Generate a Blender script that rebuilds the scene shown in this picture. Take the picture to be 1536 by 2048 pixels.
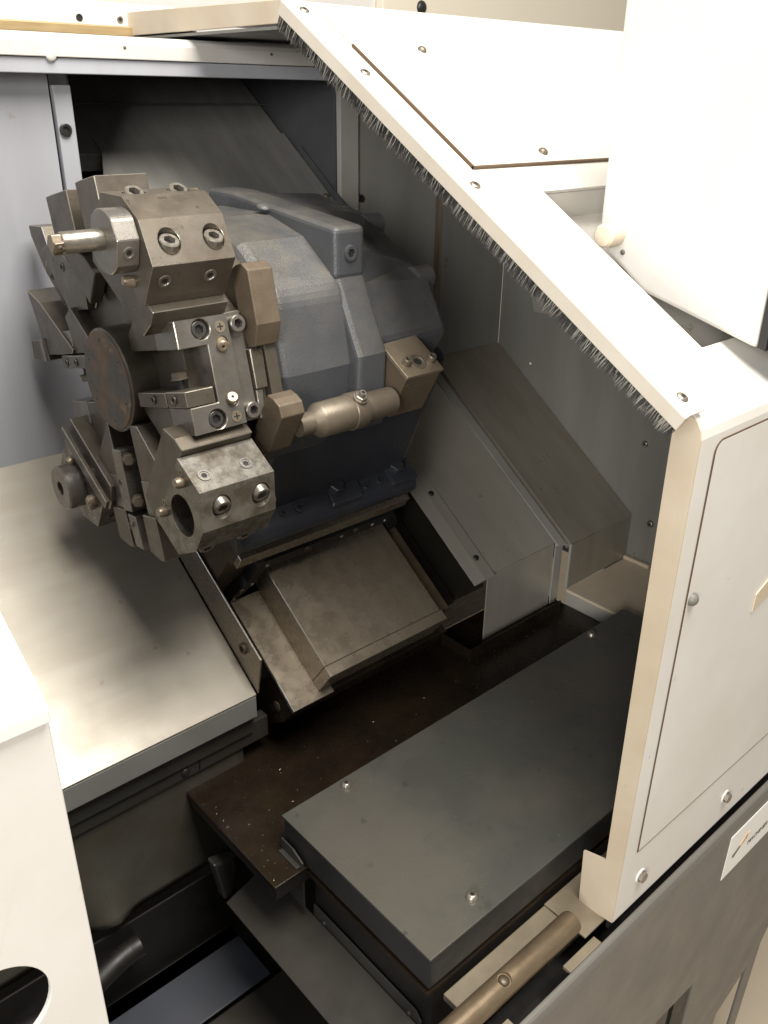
import bpy, bmesh, math, random
from mathutils import Vector, Matrix, geometry
from math import sin, cos, pi, radians

random.seed(7)
for o in list(bpy.data.objects):
    bpy.data.objects.remove(o)
SC = bpy.context.scene
COL = SC.collection

# ------------------------------------------------------------------ camera
cam_d = bpy.data.cameras.new("camera")
cam = bpy.data.objects.new("camera", cam_d); COL.objects.link(cam)
cam_d.sensor_fit = 'HORIZONTAL'; cam_d.sensor_width = 36.0
cam_d.lens = 36.0 * 1718.1 / 1536.0
cam_d.clip_start = 0.02; cam_d.clip_end = 100
RX = (0.74754884, -0.66410034, 0.01189377)
RY = (-0.28188151, -0.33341419, -0.89965426)
RZ = (0.60142626, 0.66918287, -0.436441)
cam.matrix_world = Matrix(((RX[0], -RY[0], -RZ[0], 0), (RX[1], -RY[1], -RZ[1], 0),
                           (RX[2], -RY[2], -RZ[2], 1.6), (0, 0, 0, 1)))
SC.camera = cam
SC.render.resolution_x = 768; SC.render.resolution_y = 1024

# ------------------------------------------------------------------ world, workshop lamps and an added fill lamp
W = bpy.data.worlds.new("World"); SC.world = W; W.use_nodes = True
bg = W.node_tree.nodes["Background"]
bg.inputs[0].default_value = (1.0, 0.97, 0.925, 1); bg.inputs[1].default_value = 0.27

def area(name, loc, target, sx, sy, power, color):
    d = bpy.data.lights.new(name, 'AREA'); d.shape = 'RECTANGLE'; d.size = sx; d.size_y = sy
    d.energy = power; d.color = color
    o = bpy.data.objects.new(name, d); COL.objects.link(o)
    o.location = loc
    o.rotation_euler = (Vector(target) - Vector(loc)).to_track_quat('-Z', 'Y').to_euler()
    return o
area("area_lamp", (0.50, 0.05, 2.80), (0.45, 0.7, 1.2), 0.9, 1.1, 64, (1.0, 0.955, 0.885))  # main ceiling lamp
area("area_lamp", (-1.6, -0.85, 1.95), (0.8, 0.6, 1.1), 0.8, 0.8, 56, (1.0, 0.965, 0.915))  # fill lamp added at front left to brighten covers and end wall
area("window_light", (-1.7, 0.75, 2.2), (0.3, 1.03, 1.45), 0.7, 0.9, 9, (0.72, 0.80, 1.0))
SC.view_settings.view_transform = 'Standard'; SC.view_settings.look = 'None'
SC.view_settings.exposure = 0.0; SC.view_settings.gamma = 1.0
SC.view_settings.use_curve_mapping = False

# ------------------------------------------------------------------ materials
M = {}
def mat(name, base, film=None, metal=0.0, rough=0.5, scale=18.0, amount=0.5, contrast=0.18, bump=0.0, bscale=600.0,
        rvar=0.12, spots=None, spot_scale=60.0, spot_cut=0.68, scratch=None, dust=None, spec=0.5, coat=0.0, stretch=None):
    m = bpy.data.materials.new(name); m.use_nodes = True
    nt = m.node_tree; N = nt.nodes; L = nt.links
    b = N["Principled BSDF"]
    geo = N.new("ShaderNodeNewGeometry")
    def noise(sc, det=5.0, rough_=0.6, vec=None):
        n = N.new("ShaderNodeTexNoise"); n.inputs["Scale"].default_value = sc
        n.inputs["Detail"].default_value = det; n.inputs["Roughness"].default_value = rough_
        L.new(vec or geo.outputs["Position"], n.inputs["Vector"]); return n.outputs["Fac"]
    def ramp(fac, a, c):
        r = N.new("ShaderNodeMapRange"); r.inputs[1].default_value = a; r.inputs[2].default_value = c
        L.new(fac, r.inputs[0]); return r.outputs[0]
    def mix(fac, c1, c2):
        x = N.new("ShaderNodeMix"); x.data_type = 'RGBA'
        L.new(fac, x.inputs[0])
        for s, c in ((6, c1), (7, c2)):
            if isinstance(c, tuple): x.inputs[s].default_value = (*c, 1)
            else: L.new(c, x.inputs[s])
        return x.outputs[2]
    def mul(a, k):
        x = N.new("ShaderNodeMath"); x.operation = 'MULTIPLY'; L.new(a, x.inputs[0])
        if isinstance(k, (int, float)): x.inputs[1].default_value = k
        else: L.new(k, x.inputs[1])
        return x.outputs[0]
    vec = None
    if stretch:
        mp = N.new("ShaderNodeMapping"); mp.inputs["Scale"].default_value = stretch
        L.new(geo.outputs["Position"], mp.inputs["Vector"]); vec = mp.outputs[0]
    n1 = noise(scale, vec=vec)
    col = base
    if film:
        col = mix(mul(ramp(n1, 0.5 - contrast, 0.5 + contrast), amount), base, film)
    if dust:
        sep = N.new("ShaderNodeSeparateXYZ"); L.new(geo.outputs["Normal"], sep.inputs[0])
        d = mul(ramp(sep.outputs[2], -0.1, 0.85), ramp(noise(35), 0.25, 0.7))
        col = mix(mul(d, 0.85), col, dust)
    if spots:
        s = ramp(noise(spot_scale, 3.0), spot_cut, spot_cut + 0.05)
        col = mix(mul(s, 0.8), col, spots)
    if isinstance(col, tuple): b.inputs["Base Color"].default_value = (*col, 1)
    else: L.new(col, b.inputs["Base Color"])
    b.inputs["Metallic"].default_value = metal
    b.inputs["Specular IOR Level"].default_value = spec
    b.inputs["Coat Weight"].default_value = coat
    r = N.new("ShaderNodeMapRange"); r.inputs[1].default_value = 0.25; r.inputs[2].default_value = 0.75
    r.inputs[3].default_value = max(0.05, rough - rvar); r.inputs[4].default_value = min(1, rough + rvar)
    L.new(noise(scale * 2.3, 6.0), r.inputs[0]); L.new(r.outputs[0], b.inputs["Roughness"])
    h = None
    if bump:
        h = mul(noise(bscale, 3.0), bump)
    if scratch:
        mp = N.new("ShaderNodeMapping"); mp.inputs["Scale"].default_value = scratch
        L.new(geo.outputs["Position"], mp.inputs["Vector"])
        s2 = mul(noise(40.0, 4.0, 0.7, mp.outputs[0]), 0.25)
        if h is None: h = s2
        else:
            ad = N.new("ShaderNodeMath"); L.new(h, ad.inputs[0]); L.new(s2, ad.inputs[1]); h = ad.outputs[0]
    if h is not None:
        bp = N.new("ShaderNodeBump"); bp.inputs["Strength"].default_value = 0.35; bp.inputs["Distance"].default_value = 0.001
        L.new(h, bp.inputs["Height"]); L.new(bp.outputs[0], b.inputs["Normal"])
    M[name] = m
    return m
mat('steel', (.148, .131, .108), (.088, .070, .050), .55, .35, 26, .8, .2, .35, 900, dust=(.155, .130, .098), spots=(.06, .044, .03), spot_scale=120, spot_cut=.66, scratch=(3, 30, 30))
mat('steel_clean', (.245, .232, .212), (.15, .128, .098), .65, .32, 40, .6, .2, .25, 900, scratch=(30, 3, 3))
mat('steel_stained', (.235, .222, .195), (.105, .088, .064), .6, .30, 60, .85, .12, .3, 900)
mat('hub_steel', (.15, .135, .11), (.10, .078, .055), .55, .40, 30, .7, .2, .3, 900)
mat('rusty_steel', (.095, .085, .068), (.17, .10, .052), .25, .5, 28, .85, .07, .5, 500, spots=(.26, .17, .09), spot_scale=40, spot_cut=.62)
mat('cast_brown', (.150, .116, .080), (.098, .074, .051), .3, .48, 40, .7, .2, .8, 700)
mat('rod_steel', (.20, .17, .13), (.135, .108, .076), .5, .40, 30, .7, .2, .5, 900)
mat('nozzle', (.30, .25, .185), (.22, .17, .115), .5, .38, 60, .6)
mat('zinc', (.34, .315, .275), (.24, .20, .15), .75, .32, 80, .6)
mat('edge_worn', (.40, .365, .31), None, .8, .3)
mat('black_oxide', (.10, .095, .09), (.07, .065, .06), .6, .36)
mat('black_screw', (.035, .034, .032), None, .4, .38)
mat('socket_shade', (.012, .011, .010), None, .0, .7)  # dark colour stands in for the shade inside screw recesses
mat('housing_paint', (.070, .075, .082), (.050, .053, .060), .0, .33, 16, .7, .2, 1.8, 700, dust=(.135, .123, .102), rvar=.1, spots=(.15, .14, .125), spot_scale=210, spot_cut=.73)
mat('base_blue', (.033, .037, .050), (.045, .046, .048), .0, .34, 30, .6, .2, .8, 300, rvar=.1)
mat('galvanised', (.325, .30, .252), (.26, .23, .18), .28, .34, 11, .7, .2, .1, 900, spots=(.25, .19, .12), spot_scale=36, spot_cut=.69, scratch=(1.5, 30, 30), rvar=.08, spec=.4, stretch=(.3, 2.6, 2.6))
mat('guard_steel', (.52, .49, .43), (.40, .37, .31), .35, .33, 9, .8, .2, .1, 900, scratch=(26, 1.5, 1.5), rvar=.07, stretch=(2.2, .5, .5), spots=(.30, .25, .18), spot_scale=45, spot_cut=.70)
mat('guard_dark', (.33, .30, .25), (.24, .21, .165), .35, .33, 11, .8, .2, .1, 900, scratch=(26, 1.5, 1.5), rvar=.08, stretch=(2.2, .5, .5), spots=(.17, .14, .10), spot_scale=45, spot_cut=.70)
mat('lip_grey', (.36, .355, .34), (.28, .27, .25), .4, .34, 14, .7)
mat('slide_steel', (.33, .285, .22), (.23, .185, .13), .65, .28, 24, .6, .25, .1, 900, scratch=(30, 1.5, 1.5), spots=(.12, .085, .05), spot_scale=60, spot_cut=.70, stretch=(2.5, .4, .4))
mat('oily_iron', (.13, .095, .06), (.05, .038, .026), .35, .4, 30, .8, .2, .3, 500)
mat('paint_white', (.70, .685, .65), (.58, .545, .485), .0, .40, 9, .55, .22, .15, 700, rvar=.1, spots=(.46, .40, .32), spot_scale=30, spot_cut=.695)
mat('paint_beige', (.62, .54, .42), (.50, .40, .27), .0, .5, 12, .7, .2, .2, 700, spots=(.35, .25, .15), spot_scale=50, spot_cut=.7)
mat('lip_shade', (.66, .61, .52), (.56, .49, .38), .0, .45, 16, .7, .2, .2, 700)  # beige tone stands in for shadow lines along the brush strip
mat('seam_brown', (.10, .06, .03), None, .0, .6)
mat('paint_rail', (.62, .60, .57), (.50, .46, .40), .0, .4, 14, .6, .2, .15, 700)
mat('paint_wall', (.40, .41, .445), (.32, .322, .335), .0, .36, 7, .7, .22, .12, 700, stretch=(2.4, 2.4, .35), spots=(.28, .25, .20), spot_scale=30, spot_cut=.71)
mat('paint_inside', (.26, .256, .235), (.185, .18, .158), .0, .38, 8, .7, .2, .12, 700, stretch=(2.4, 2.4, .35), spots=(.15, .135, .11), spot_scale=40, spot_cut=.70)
mat('stained_strip', (.24, .225, .19), (.13, .085, .045), .0, .42, 20, .9, .12, .12, 700, stretch=(3, 3, .25))
mat('paint_strip', (.36, .35, .32), (.28, .265, .235), .0, .42, 10, .6)
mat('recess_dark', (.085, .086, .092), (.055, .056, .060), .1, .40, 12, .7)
mat('rear_cover', (.36, .35, .325), (.25, .245, .23), .3, .38, 16, .8, .2, .15, 800, spots=(.46, .41, .33), spot_scale=90, spot_cut=.69, stretch=(2.5, .5, .5))
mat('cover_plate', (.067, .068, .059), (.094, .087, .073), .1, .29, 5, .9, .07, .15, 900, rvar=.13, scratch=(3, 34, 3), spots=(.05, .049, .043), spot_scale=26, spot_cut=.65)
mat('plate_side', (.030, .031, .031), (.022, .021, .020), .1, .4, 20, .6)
mat('oil_and_shade', (.024, .016, .009), (.009, .0065, .005), .05, .27, 22, .8, .2, .5, 350, spec=.4)  # oily brown; also puts shade into slide body and channel wall
mat('pit_black', (.010, .009, .008), (.018, .015, .011), .0, .5, 20, .6)
mat('pit_sheet', (.062, .060, .053), (.042, .038, .030), .25, .36, 10, .8)
mat('chute_dark', (.026, .024, .019), (.036, .030, .021), .0, .42, 14, .7)
mat('apron', (.13, .125, .105), (.085, .072, .05), .35, .33, 12, .8, .2)
mat('pit_blue', (.055, .060, .075), (.045, .046, .05), .1, .42, 9, .7)
mat('bronze_rod', (.235, .178, .115), (.145, .105, .064), .55, .36, 24, .85, .2, .2, 900, stretch=(1, 3, 3))
mat('sill_tan', (.22, .185, .13), (.14, .115, .078), .0, .42, 26, .8, .2, .2, 600)
mat('base_grey', (.160, .151, .136), (.138, .127, .110), .0, .46, 7, .7, .2, .15, 600, spots=(.11, .098, .08), spot_scale=14, spot_cut=.70)
mat('way_dark', (.040, .038, .028), (.025, .023, .018), .2, .36, 24, .7)
mat('rubber', (.014, .014, .014), None, .0, .55)
mat('bristle', (.045, .043, .039), None, .0, .5)
mat('bristle_pale', (.34, .32, .28), None, .0, .45)
mat('label_white', (.85, .84, .80), None, .0, .5)
mat('print_dark', (.12, .10, .085), None, .0, .5)
mat('print_tan', (.62, .40, .22), None, .0, .5)
mat('brass_strip', (.45, .33, .17), (.33, .23, .11), .4, .45, 20, .7, stretch=(1, 12, 12))
mat('screen_dark', (.05, .055, .065), None, .0, .3)
mat('room_cream', (.74, .68, .56), (.70, .63, .50), .0, .7, 2, .6)
mat('concrete', (.52, .44, .33), (.44, .37, .28), .0, .8, 6, .6, .2, .5, 200)
mat('chip_metal', (.34, .29, .22), None, .7, .35)

# ------------------------------------------------------------------ frames
H = Vector((0.3432, 0.7937, 1.3424))          # turret axis point on the hub face
A_ = radians(35.6); CA, SA = cos(A_), sin(A_)
HP = Vector((0.59, 0.303, 1.383)); HS = radians(30.92)   # hood bend and slope
def WF(x, y, z): return Vector((x, y, z))
def BF(x, s, w): return Vector((x, s * CA - w * SA, s * SA + w * CA))       # slant bed frame
def TF(th):
    c, s = cos(radians(th)), sin(radians(th))
    return lambda x, u, t: H + Vector((x, -u * c + t * s, u * s + t * c))   # turret station frame
def SF(x, l, n): return HP + Vector((x - HP.x, l * cos(HS) - n * sin(HS), l * sin(HS) + n * cos(HS)))  # hood slope frame
BN = Vector((0, -SA, CA)); BT = Vector((0, CA, SA))

# ------------------------------------------------------------------ builders
BASE = {}
def base_of(p):
    while p is not None:
        if p in BASE: return BASE[p]
        p = p.parent
    return Vector((0, 0, 0))
def thing(name, label, cat, loc, group=None):
    o = bpy.data.objects.new(name, None); COL.objects.link(o)
    o.empty_display_size = .02
    o.location = loc; BASE[o] = Vector(loc)
    o['label'] = label; o['category'] = cat
    if group: o['group'] = group
    return o
def tag(o, label=None, cat=None, group=None, kind=None):
    if label: o['label'] = label
    if cat: o['category'] = cat
    if group: o['group'] = group
    if kind: o['kind'] = kind
    return o
def link(name, me, material, parent):
    o = bpy.data.objects.new(name, me); COL.objects.link(o)
    if material is not None and not me.materials: me.materials.append(M[material])
    if parent is not None: o.parent = parent
    return o
def bevel(o, w, seg=2):
    if w:
        b = o.modifiers.new("bevel", 'BEVEL'); b.width = w; b.segments = seg
        b.limit_method = 'ANGLE'; b.angle_limit = radians(32)
    return o
def finish(name, bm, material, parent, bev=0.0, smooth=None, cuts=None, seg=2):
    bs = base_of(parent)
    bmesh.ops.recalc_face_normals(bm, faces=bm.faces)
    for v in bm.verts: v.co -= bs
    me = bpy.data.meshes.new(name); bm.to_mesh(me); bm.free()
    o = link(name, me, material, parent)
    if cuts:
        cb = bmesh.new()
        for (p, d, r, dep) in cuts:
            p = Vector(p) - bs; d = Vector(d).normalized()
            q = d.to_track_quat('Z', 'Y').to_matrix().to_4x4()
            bmesh.ops.create_cone(cb, cap_ends=True, segments=28, radius1=r, radius2=r, depth=dep * 2,
                                  matrix=Matrix.Translation(p) @ q)
        cm = bpy.data.meshes.new("cutter"); cb.to_mesh(cm); cb.free()
        co = bpy.data.objects.new("cutter", cm); COL.objects.link(co); co.parent = parent
        md = o.modifiers.new("cut", 'BOOLEAN'); md.object = co; md.operation = 'DIFFERENCE'; md.solver = 'EXACT'
        bpy.context.view_layer.update()
        dg = bpy.context.evaluated_depsgraph_get()
        nm = bpy.data.meshes.new_from_object(o.evaluated_get(dg))
        o.modifiers.clear(); o.data = nm; nm.name = name
        if not nm.materials: nm.materials.append(M[material])
        bpy.data.objects.remove(co)
    if smooth is not None:
        o.data.shade_smooth(); o.data.set_sharp_from_angle(angle=radians(smooth))
    bevel(o, bev, seg)
    if bev and material in ('steel', 'steel_clean', 'steel_stained', 'slide_steel', 'rod_steel') and len(o.data.materials) == 1:
        o.data.materials.append(M['edge_worn']); o.modifiers['bevel'].material = 1; o.modifiers['bevel'].segments = 1
        o.modifiers['bevel'].width = min(bev, .0007)
    return o
def add_prism(bm, F, axis, poly, a0, a1, holes=()):
    loops = [list(poly)] + [list(h) for h in holes]
    flat = [p for l in loops for p in l]
    def P(p, a):
        if axis == 0: return F(a, p[0], p[1])
        if axis == 1: return F(p[0], a, p[1])
        return F(p[0], p[1], a)
    v0 = [bm.verts.new(P(p, a0)) for p in flat]; v1 = [bm.verts.new(P(p, a1)) for p in flat]
    if holes:
        tris = geometry.tessellate_polygon([[Vector((p[0], p[1], 0)) for p in l] for l in loops])
        for t in tris:
            bm.faces.new([v0[i] for i in t]); bm.faces.new([v1[i] for i in reversed(t)])
    else:
        bm.faces.new(v0); bm.faces.new(list(reversed(v1)))
    k = 0
    for l in loops:
        n = len(l)
        for i in range(n):
            j = (i + 1) % n
            bm.faces.new((v0[k + i], v1[k + i], v1[k + j], v0[k + j]))
        k += n
def prism(name, F, axis, poly, a0, a1, material, parent, bev=.0008, holes=(), cuts=None, smooth=None, seg=2):
    bm = bmesh.new(); add_prism(bm, F, axis, poly, a0, a1, holes)
    return finish(name, bm, material, parent, bev, smooth, cuts, seg)
def box(name, F, a, b, material, parent, bev=.0008, cuts=None, seg=2):
    return prism(name, F, 0, [(a[1], a[2]), (b[1], a[2]), (b[1], b[2]), (a[1], b[2])], a[0], b[0], material, parent, bev, cuts=cuts, seg=seg)
def add_lathe(bm, p, d, prof, seg=40, cap=True):
    d = Vector(d).normalized(); q = d.to_track_quat('Z', 'Y').to_matrix()
    rings = []
    for (r, h) in prof:
        rings.append([bm.verts.new(Vector(p) + q @ Vector((r * cos(2 * pi * i / seg), r * sin(2 * pi * i / seg), h))) for i in range(seg)])
    for a, b in zip(rings, rings[1:]):
        for i in range(seg):
            j = (i + 1) % seg
            bm.faces.new((a[i], a[j], b[j], b[i]))
    if cap:
        bm.faces.new(rings[0]); bm.faces.new(list(reversed(rings[-1])))
def lathe(name, p, d, prof, material, parent, seg=40, smooth=35, bev=0, cuts=None):
    bm = bmesh.new(); add_lathe(bm, p, d, prof, seg)
    return finish(name, bm, material, parent, bev, smooth, cuts)
def sheet(name, F, axis, line, a0, a1, thick, material, parent, bev=0.0):
    """bent sheet: polyline in the two other axes given a thickness"""
    n = len(line); off = []
    for i in range(n):
        a = Vector(line[max(i - 1, 0)]); b = Vector(line[min(i + 1, n - 1)])
        d = (b - a).normalized(); off.append((line[i][0] - d[1] * thick, line[i][1] + d[0] * thick))
    return prism(name, F, axis, list(line) + off[::-1], a0, a1, material, parent, bev)
def circle(cx, cy, r, n=40): return [(cx + r * cos(2 * pi * i / n), cy + r * sin(2 * pi * i / n)) for i in range(n)]

# ---- fasteners: one shared mesh per kind, radius 1
def ring_pts(r, n, z, ph=0): return [Vector((r * cos(2 * pi * i / n + ph), r * sin(2 * pi * i / n + ph), z)) for i in range(n)]
def make_fastener(kind):
    bm = bmesh.new(); n = 24
    def ring(r, z, k=n, ph=0): return [bm.verts.new(c) for c in ring_pts(r, k, z, ph)]
    def bridge(a, b, mi=0):
        m = len(a)
        for i in range(m):
            f = bm.faces.new((a[i], a[(i + 1) % m], b[(i + 1) % m], b[i])); f.material_index = mi
    def hexhole(outer, r, z, depth):
        hx = []
        for i in range(n):                       # 24 points laid on a hexagon
            k = i // 4; f = (i % 4) / 4
            a = Vector((cos(k * pi / 3), sin(k * pi / 3), 0)); b = Vector((cos((k + 1) * pi / 3), sin((k + 1) * pi / 3), 0))
            hx.append(bm.verts.new((a.lerp(b, f)) * r + Vector((0, 0, z))))
        bridge(outer, hx)
        lo = [bm.verts.new(v.co - Vector((0, 0, depth))) for v in hx]
        bridge(hx, lo, 0)
        f = bm.faces.new(lo); f.material_index = 1
    if kind == 'socket':
        a = ring(1, 0); b = ring(1, .92); c = ring(.9, 1.02); bridge(a, b); bridge(b, c); hexhole(c, .60, 1.02, .6)
    elif kind == 'button':
        prev = ring(1, 0)
        for r, z in ((.98, .14), (.88, .34), (.70, .5), (.55, .57)):
            c = ring(r, z); bridge(prev, c); prev = c
        hexhole(prev, .40, .57, .3)
    elif kind == 'set':
        a = ring(1, 0); b = ring(.98, .12); c = ring(.72, .12); d = ring(.66, .03); bridge(a, b); bridge(b, c); bridge(c, d); hexhole(d, .5, .03, .025)
    elif kind == 'hex':
        w = ring(1.12, 0); w2 = ring(1.12, .12); bridge(w, w2); f = bm.faces.new(w2)
        h0 = ring(1, .12, 6); h1 = ring(1, .72, 6); h2 = ring(.86, .82, 6); bridge(h0, h1); bridge(h1, h2); bm.faces.new(h2)
    elif kind == 'dome':
        prev = ring(1, 0)
        for r, z in ((.97, .15), (.82, .36), (.5, .52), (.15, .57)):
            c = ring(r, z); bridge(prev, c); prev = c
        bm.faces.new(prev)
    elif kind == 'cross':
        a = ring(1, 0); b = ring(1, .1); bridge(a, b); f = bm.faces.new(b)
        for ax in (0, 1):
            w, l = .13, .58
            p = [(-l, -w), (l, -w), (l, w), (-l, w)] if ax == 0 else [(-w, -l), (w, -l), (w, l), (-w, l)]
            f = bm.faces.new([bm.verts.new((x, y, .115 + .01 * ax)) for x, y in p]); f.material_index = 1
    bmesh.ops.recalc_face_normals(bm, faces=bm.faces)
    me = bpy.data.meshes.new(kind + "_screw"); bm.to_mesh(me); bm.free()
    if kind != 'hex': me.shade_smooth(); me.set_sharp_from_angle(angle=radians(35))
    return me
FM = {k: make_fastener(k) for k in ('socket', 'button', 'set', 'hex', 'dome', 'cross')}
FMM = {}
NAMES = {'socket': 'socket_screw', 'button': 'button_screw', 'set': 'set_screw', 'hex': 'hex_bolt', 'dome': 'dome_screw', 'cross': 'cross_screw'}
def screw(parent, p, d, r, kind='socket', material='zinc', h=1.0, name=None, rot=0.0):
    key = (kind, material)
    if key not in FMM:
        me = FM[kind].copy(); me.materials.append(M[material]); me.materials.append(M['socket_shade']); FMM[key] = me
    o = bpy.data.objects.new(name or NAMES[kind], FMM[key]); COL.objects.link(o); o.parent = parent
    q = Vector(d).normalized().to_track_quat('Z', 'Y').to_matrix().to_4x4()
    o.matrix_local = Matrix.Translation(Vector(p) - base_of(parent)) @ q @ Matrix.Rotation(rot, 4, 'Z') @ Matrix.Diagonal((r, r, r * h, 1))
    return o
def tdir(th, x, u, t):
    F = TF(th); return F(x, u, t) - F(0, 0, 0)

# =================================================================== SETTING
def plane(name, pts, material, kind='structure'):
    me = bpy.data.meshes.new(name); me.from_pydata(pts, [], [tuple(range(len(pts)))]); me.update()
    return tag(link(name, me, material, None), kind=kind)
plane('floor', [(-6, -6, 0), (8, -6, 0), (8, 6, 0), (-6, 6, 0)], 'concrete')
plane('room_wall', [(-6, 3.2, 0), (8, 3.2, 0), (8, 3.2, 4.2), (-6, 3.2, 4.2)], 'room_cream')

# =================================================================== MACHINE BASE
t = thing('lathe_pedestal', 'grey painted lathe pedestal below the white hood, carrying a small white card', 'pedestal', (.4, .29, 0))
prism('front_panel', WF, 1, [(-1.0, .02), (.70, .02), (.70, .45), (.735, .541), (.831, .529), (.826, .30), (.80, .02), (.925, .02), (.945, .27), (.952, .345),
       (1.036, .385), (1.030, .20), (1.02, .02), (1.05, .02), (1.066, .41), (1.09, .45), (1.25, .80), (1.25, .815), (-1.0, .815)],
      .285, .291, 'base_grey', t, .002)
prism('top_flange', WF, 0, [(.285, .8155), (.2865, .8215), (.2890, .8240), (.2930, .8240), (.2930, .8200), (.2915, .8180), (.2915, .8155)], -1.0, 1.25, 'base_grey', t, .001)
prism('sill_strip', WF, 0, [(.336, .821), (.3575, .821), (.3575, .83), (.336, .83)], .4055, 1.2, 'sill_tan', t, .001)
box('sill_strip', WF, (.5195, .2932, .8190), (.5705, .3030, .8236), 'sill_tan', t, .0006)
box('sill_strip', WF, (.20, .2932, .8190), (.437, .3035, .8236), 'sill_tan', t, .0006)
box('sill_bracket', WF, (.556, .304, .8302), (.640, .3572, .8330), 'sill_tan', t, .0006)
box('slot_floor', WF, (-.9, .3, .76), (1.2, .3365, .765), 'pit_black', t, 0)
prism('dark_filler', WF, 0, [(.40, .05), (1.1, .05), (1.1, .60), (.70, .60), (.40, .40)], -.9, 1.02, 'pit_black', t, 0)  # dark box added behind the cutouts to stop light leaking through
box('dark_backing', WF, (.90, .330, .02), (1.045, .336, .40), 'pit_sheet', t, 0)  # dark panel added so the cutout looks shaded inside
# card on the base
cd = box('card', WF, (.827, .2838, .7255), (.9505, .2848, .7975), 'label_white', t, .0003)
prism('print_handle', WF, 1, [(.8415, .757), (.8455, .752), (.861, .7605), (.8585, .764)], .2832, .2837, 'print_dark', cd, 0)
prism('print_flame', WF, 1, [(.8585, .764), (.862, .7605), (.876, .7655), (.8815, .774), (.875, .770), (.8745, .778), (.867, .769)], .2832, .2837, 'print_tan', cd, 0)
fc = bpy.data.curves.new("lettering", 'FONT'); fc.body = "MACHINERY"; fc.size = .0105; fc.extrude = .0002
fo = bpy.data.objects.new("lettering", fc); COL.objects.link(fo); bpy.context.view_layer.update()
me = bpy.data.meshes.new_from_object(fo.evaluated_get(bpy.context.evaluated_depsgraph_get())); bpy.data.objects.remove(fo)
me.materials.clear()
lo = link('lettering', me, 'print_dark', cd)
lo.matrix_local = Matrix.Translation(Vector((.883, .2835, .7475)) - base_of(t)) @ Matrix.Rotation(pi / 2, 4, 'X')

t = thing('door_rail', 'round bronze rod lying along the front sill below the hood corner', 'rail', (.45, .317, .836))
bm = bmesh.new(); add_lathe(bm, (-.5, .3185, .8475), (1, 0, 0), [(.0122, 0), (.0122, 1.047), (.0112, 1.0505), (.0085, 1.052)], 40)
finish('rod', bm, 'bronze_rod', t, 0, 35, cuts=[((.4435, .3165, .8597), (0, -.16, .98), .0070, .0035)])
screw(t, (.4435, .3172, .8560), (0, -.16, .98), .0058, 'dome', 'oily_iron', .8)

# =================================================================== HOOD (right enclosure)
t = thing('machine_hood', 'white sheet metal hood with sloping top over the right end of the lathe', 'hood', (.9, .3, .83))
prof = [(.2950, .835), (.2950, 1.366), (.2965, 1.3735), (.3005, 1.380), (.306, 1.3848), (.796, 1.6783), (.806, 1.683), (.818, 1.6855), (1.25, 1.692)]
sh = sheet('shell', WF, 0, prof, .59, 1.28, -.0035, 'paint_white', t)
# pocket and access hole cut through the shell with boxes
def cut_boxes(o, F, boxes):
    bs = base_of(o); cb = bmesh.new()
    for a, b in boxes:
        add_prism(cb, lambda x, y, z: F(x, y, z) - bs, 0, [(a[1], a[2]), (b[1], a[2]), (b[1], b[2]), (a[1], b[2])], a[0], b[0])
    bmesh.ops.recalc_face_normals(cb, faces=cb.faces)
    cm = bpy.data.meshes.new("cutter"); cb.to_mesh(cm); cb.free()
    co = bpy.data.objects.new("cutter", cm); COL.objects.link(co); co.parent = o.parent
    md = o.modifiers.new("cut", 'BOOLEAN'); md.object = co; md.operation = 'DIFFERENCE'; md.solver = 'EXACT'
    bpy.context.view_layer.update()
    nm = bpy.data.meshes.new_from_object(o.evaluated_get(bpy.context.evaluated_depsgraph_get()))
    mats = list(o.data.materials); o.modifiers.clear(); o.data = nm
    if not nm.materials:
        for m_ in mats: nm.materials.append(m_)
    bpy.data.objects.remove(co)
cut_boxes(sh, SF, [((.6735, .057, -.02), (1.24, .270, .02))])
bevel(sh, .0003, 1)
prism('pocket_pan', SF, 0, [(.0545, -.0365), (.2725, -.0365), (.2725, -.0045), (.2705, -.0045), (.2705, -.0345), (.0565, -.0345), (.0565, -.0045), (.0545, -.0045)], .6735, 1.24, 'paint_white', t, 0)
box('pocket_side', SF, (.6710, .0545, -.0365), (.6733, .2725, -.0045), 'paint_inside', t, 0)
# access panel set in the front with a hairline gap
bm = bmesh.new()
rc = .010; pts = []
for cx, cz, a0 in ((1.2085, .9305, 180), ):
    pass
x0, x1, z0, z1 = .6139, 1.2185, .9198, 1.3592
pts = [(x0, z0), (x1, z0), (x1, z1)]
pts += [(x0 + rc + rc * cos(radians(a)), z1 - rc + rc * sin(radians(a))) for a in range(90, 181, 15)]
ap = prism('access_panel', WF, 1, pts, .2940, .2949, 'paint_white', t, .0006)
screw(ap, (.6215, .2940, 1.213), (0, -1, 0), .0062, 'dome', 'base_grey', 1.6, name='panel_knob')
prism('latch_plate', WF, 1, [(.752, 1.146), (.80, 1.158), (.80, 1.186), (.753, 1.166)],   .2925, .2939, 'paint_beige', ap, .0004)
sp = [(x0 - .0014, z0 - .0010), (x1, z0 - .0010), (x1, z1 + .0008)] + [(x0 + rc + (rc + .0014) * cos(radians(a)), z1 - rc + (rc + .0010) * sin(radians(a))) for a in range(90, 181, 15)]
prism('panel_seam', WF, 1, sp, .29405, .2948, 'seam_brown', t, 0)
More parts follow.
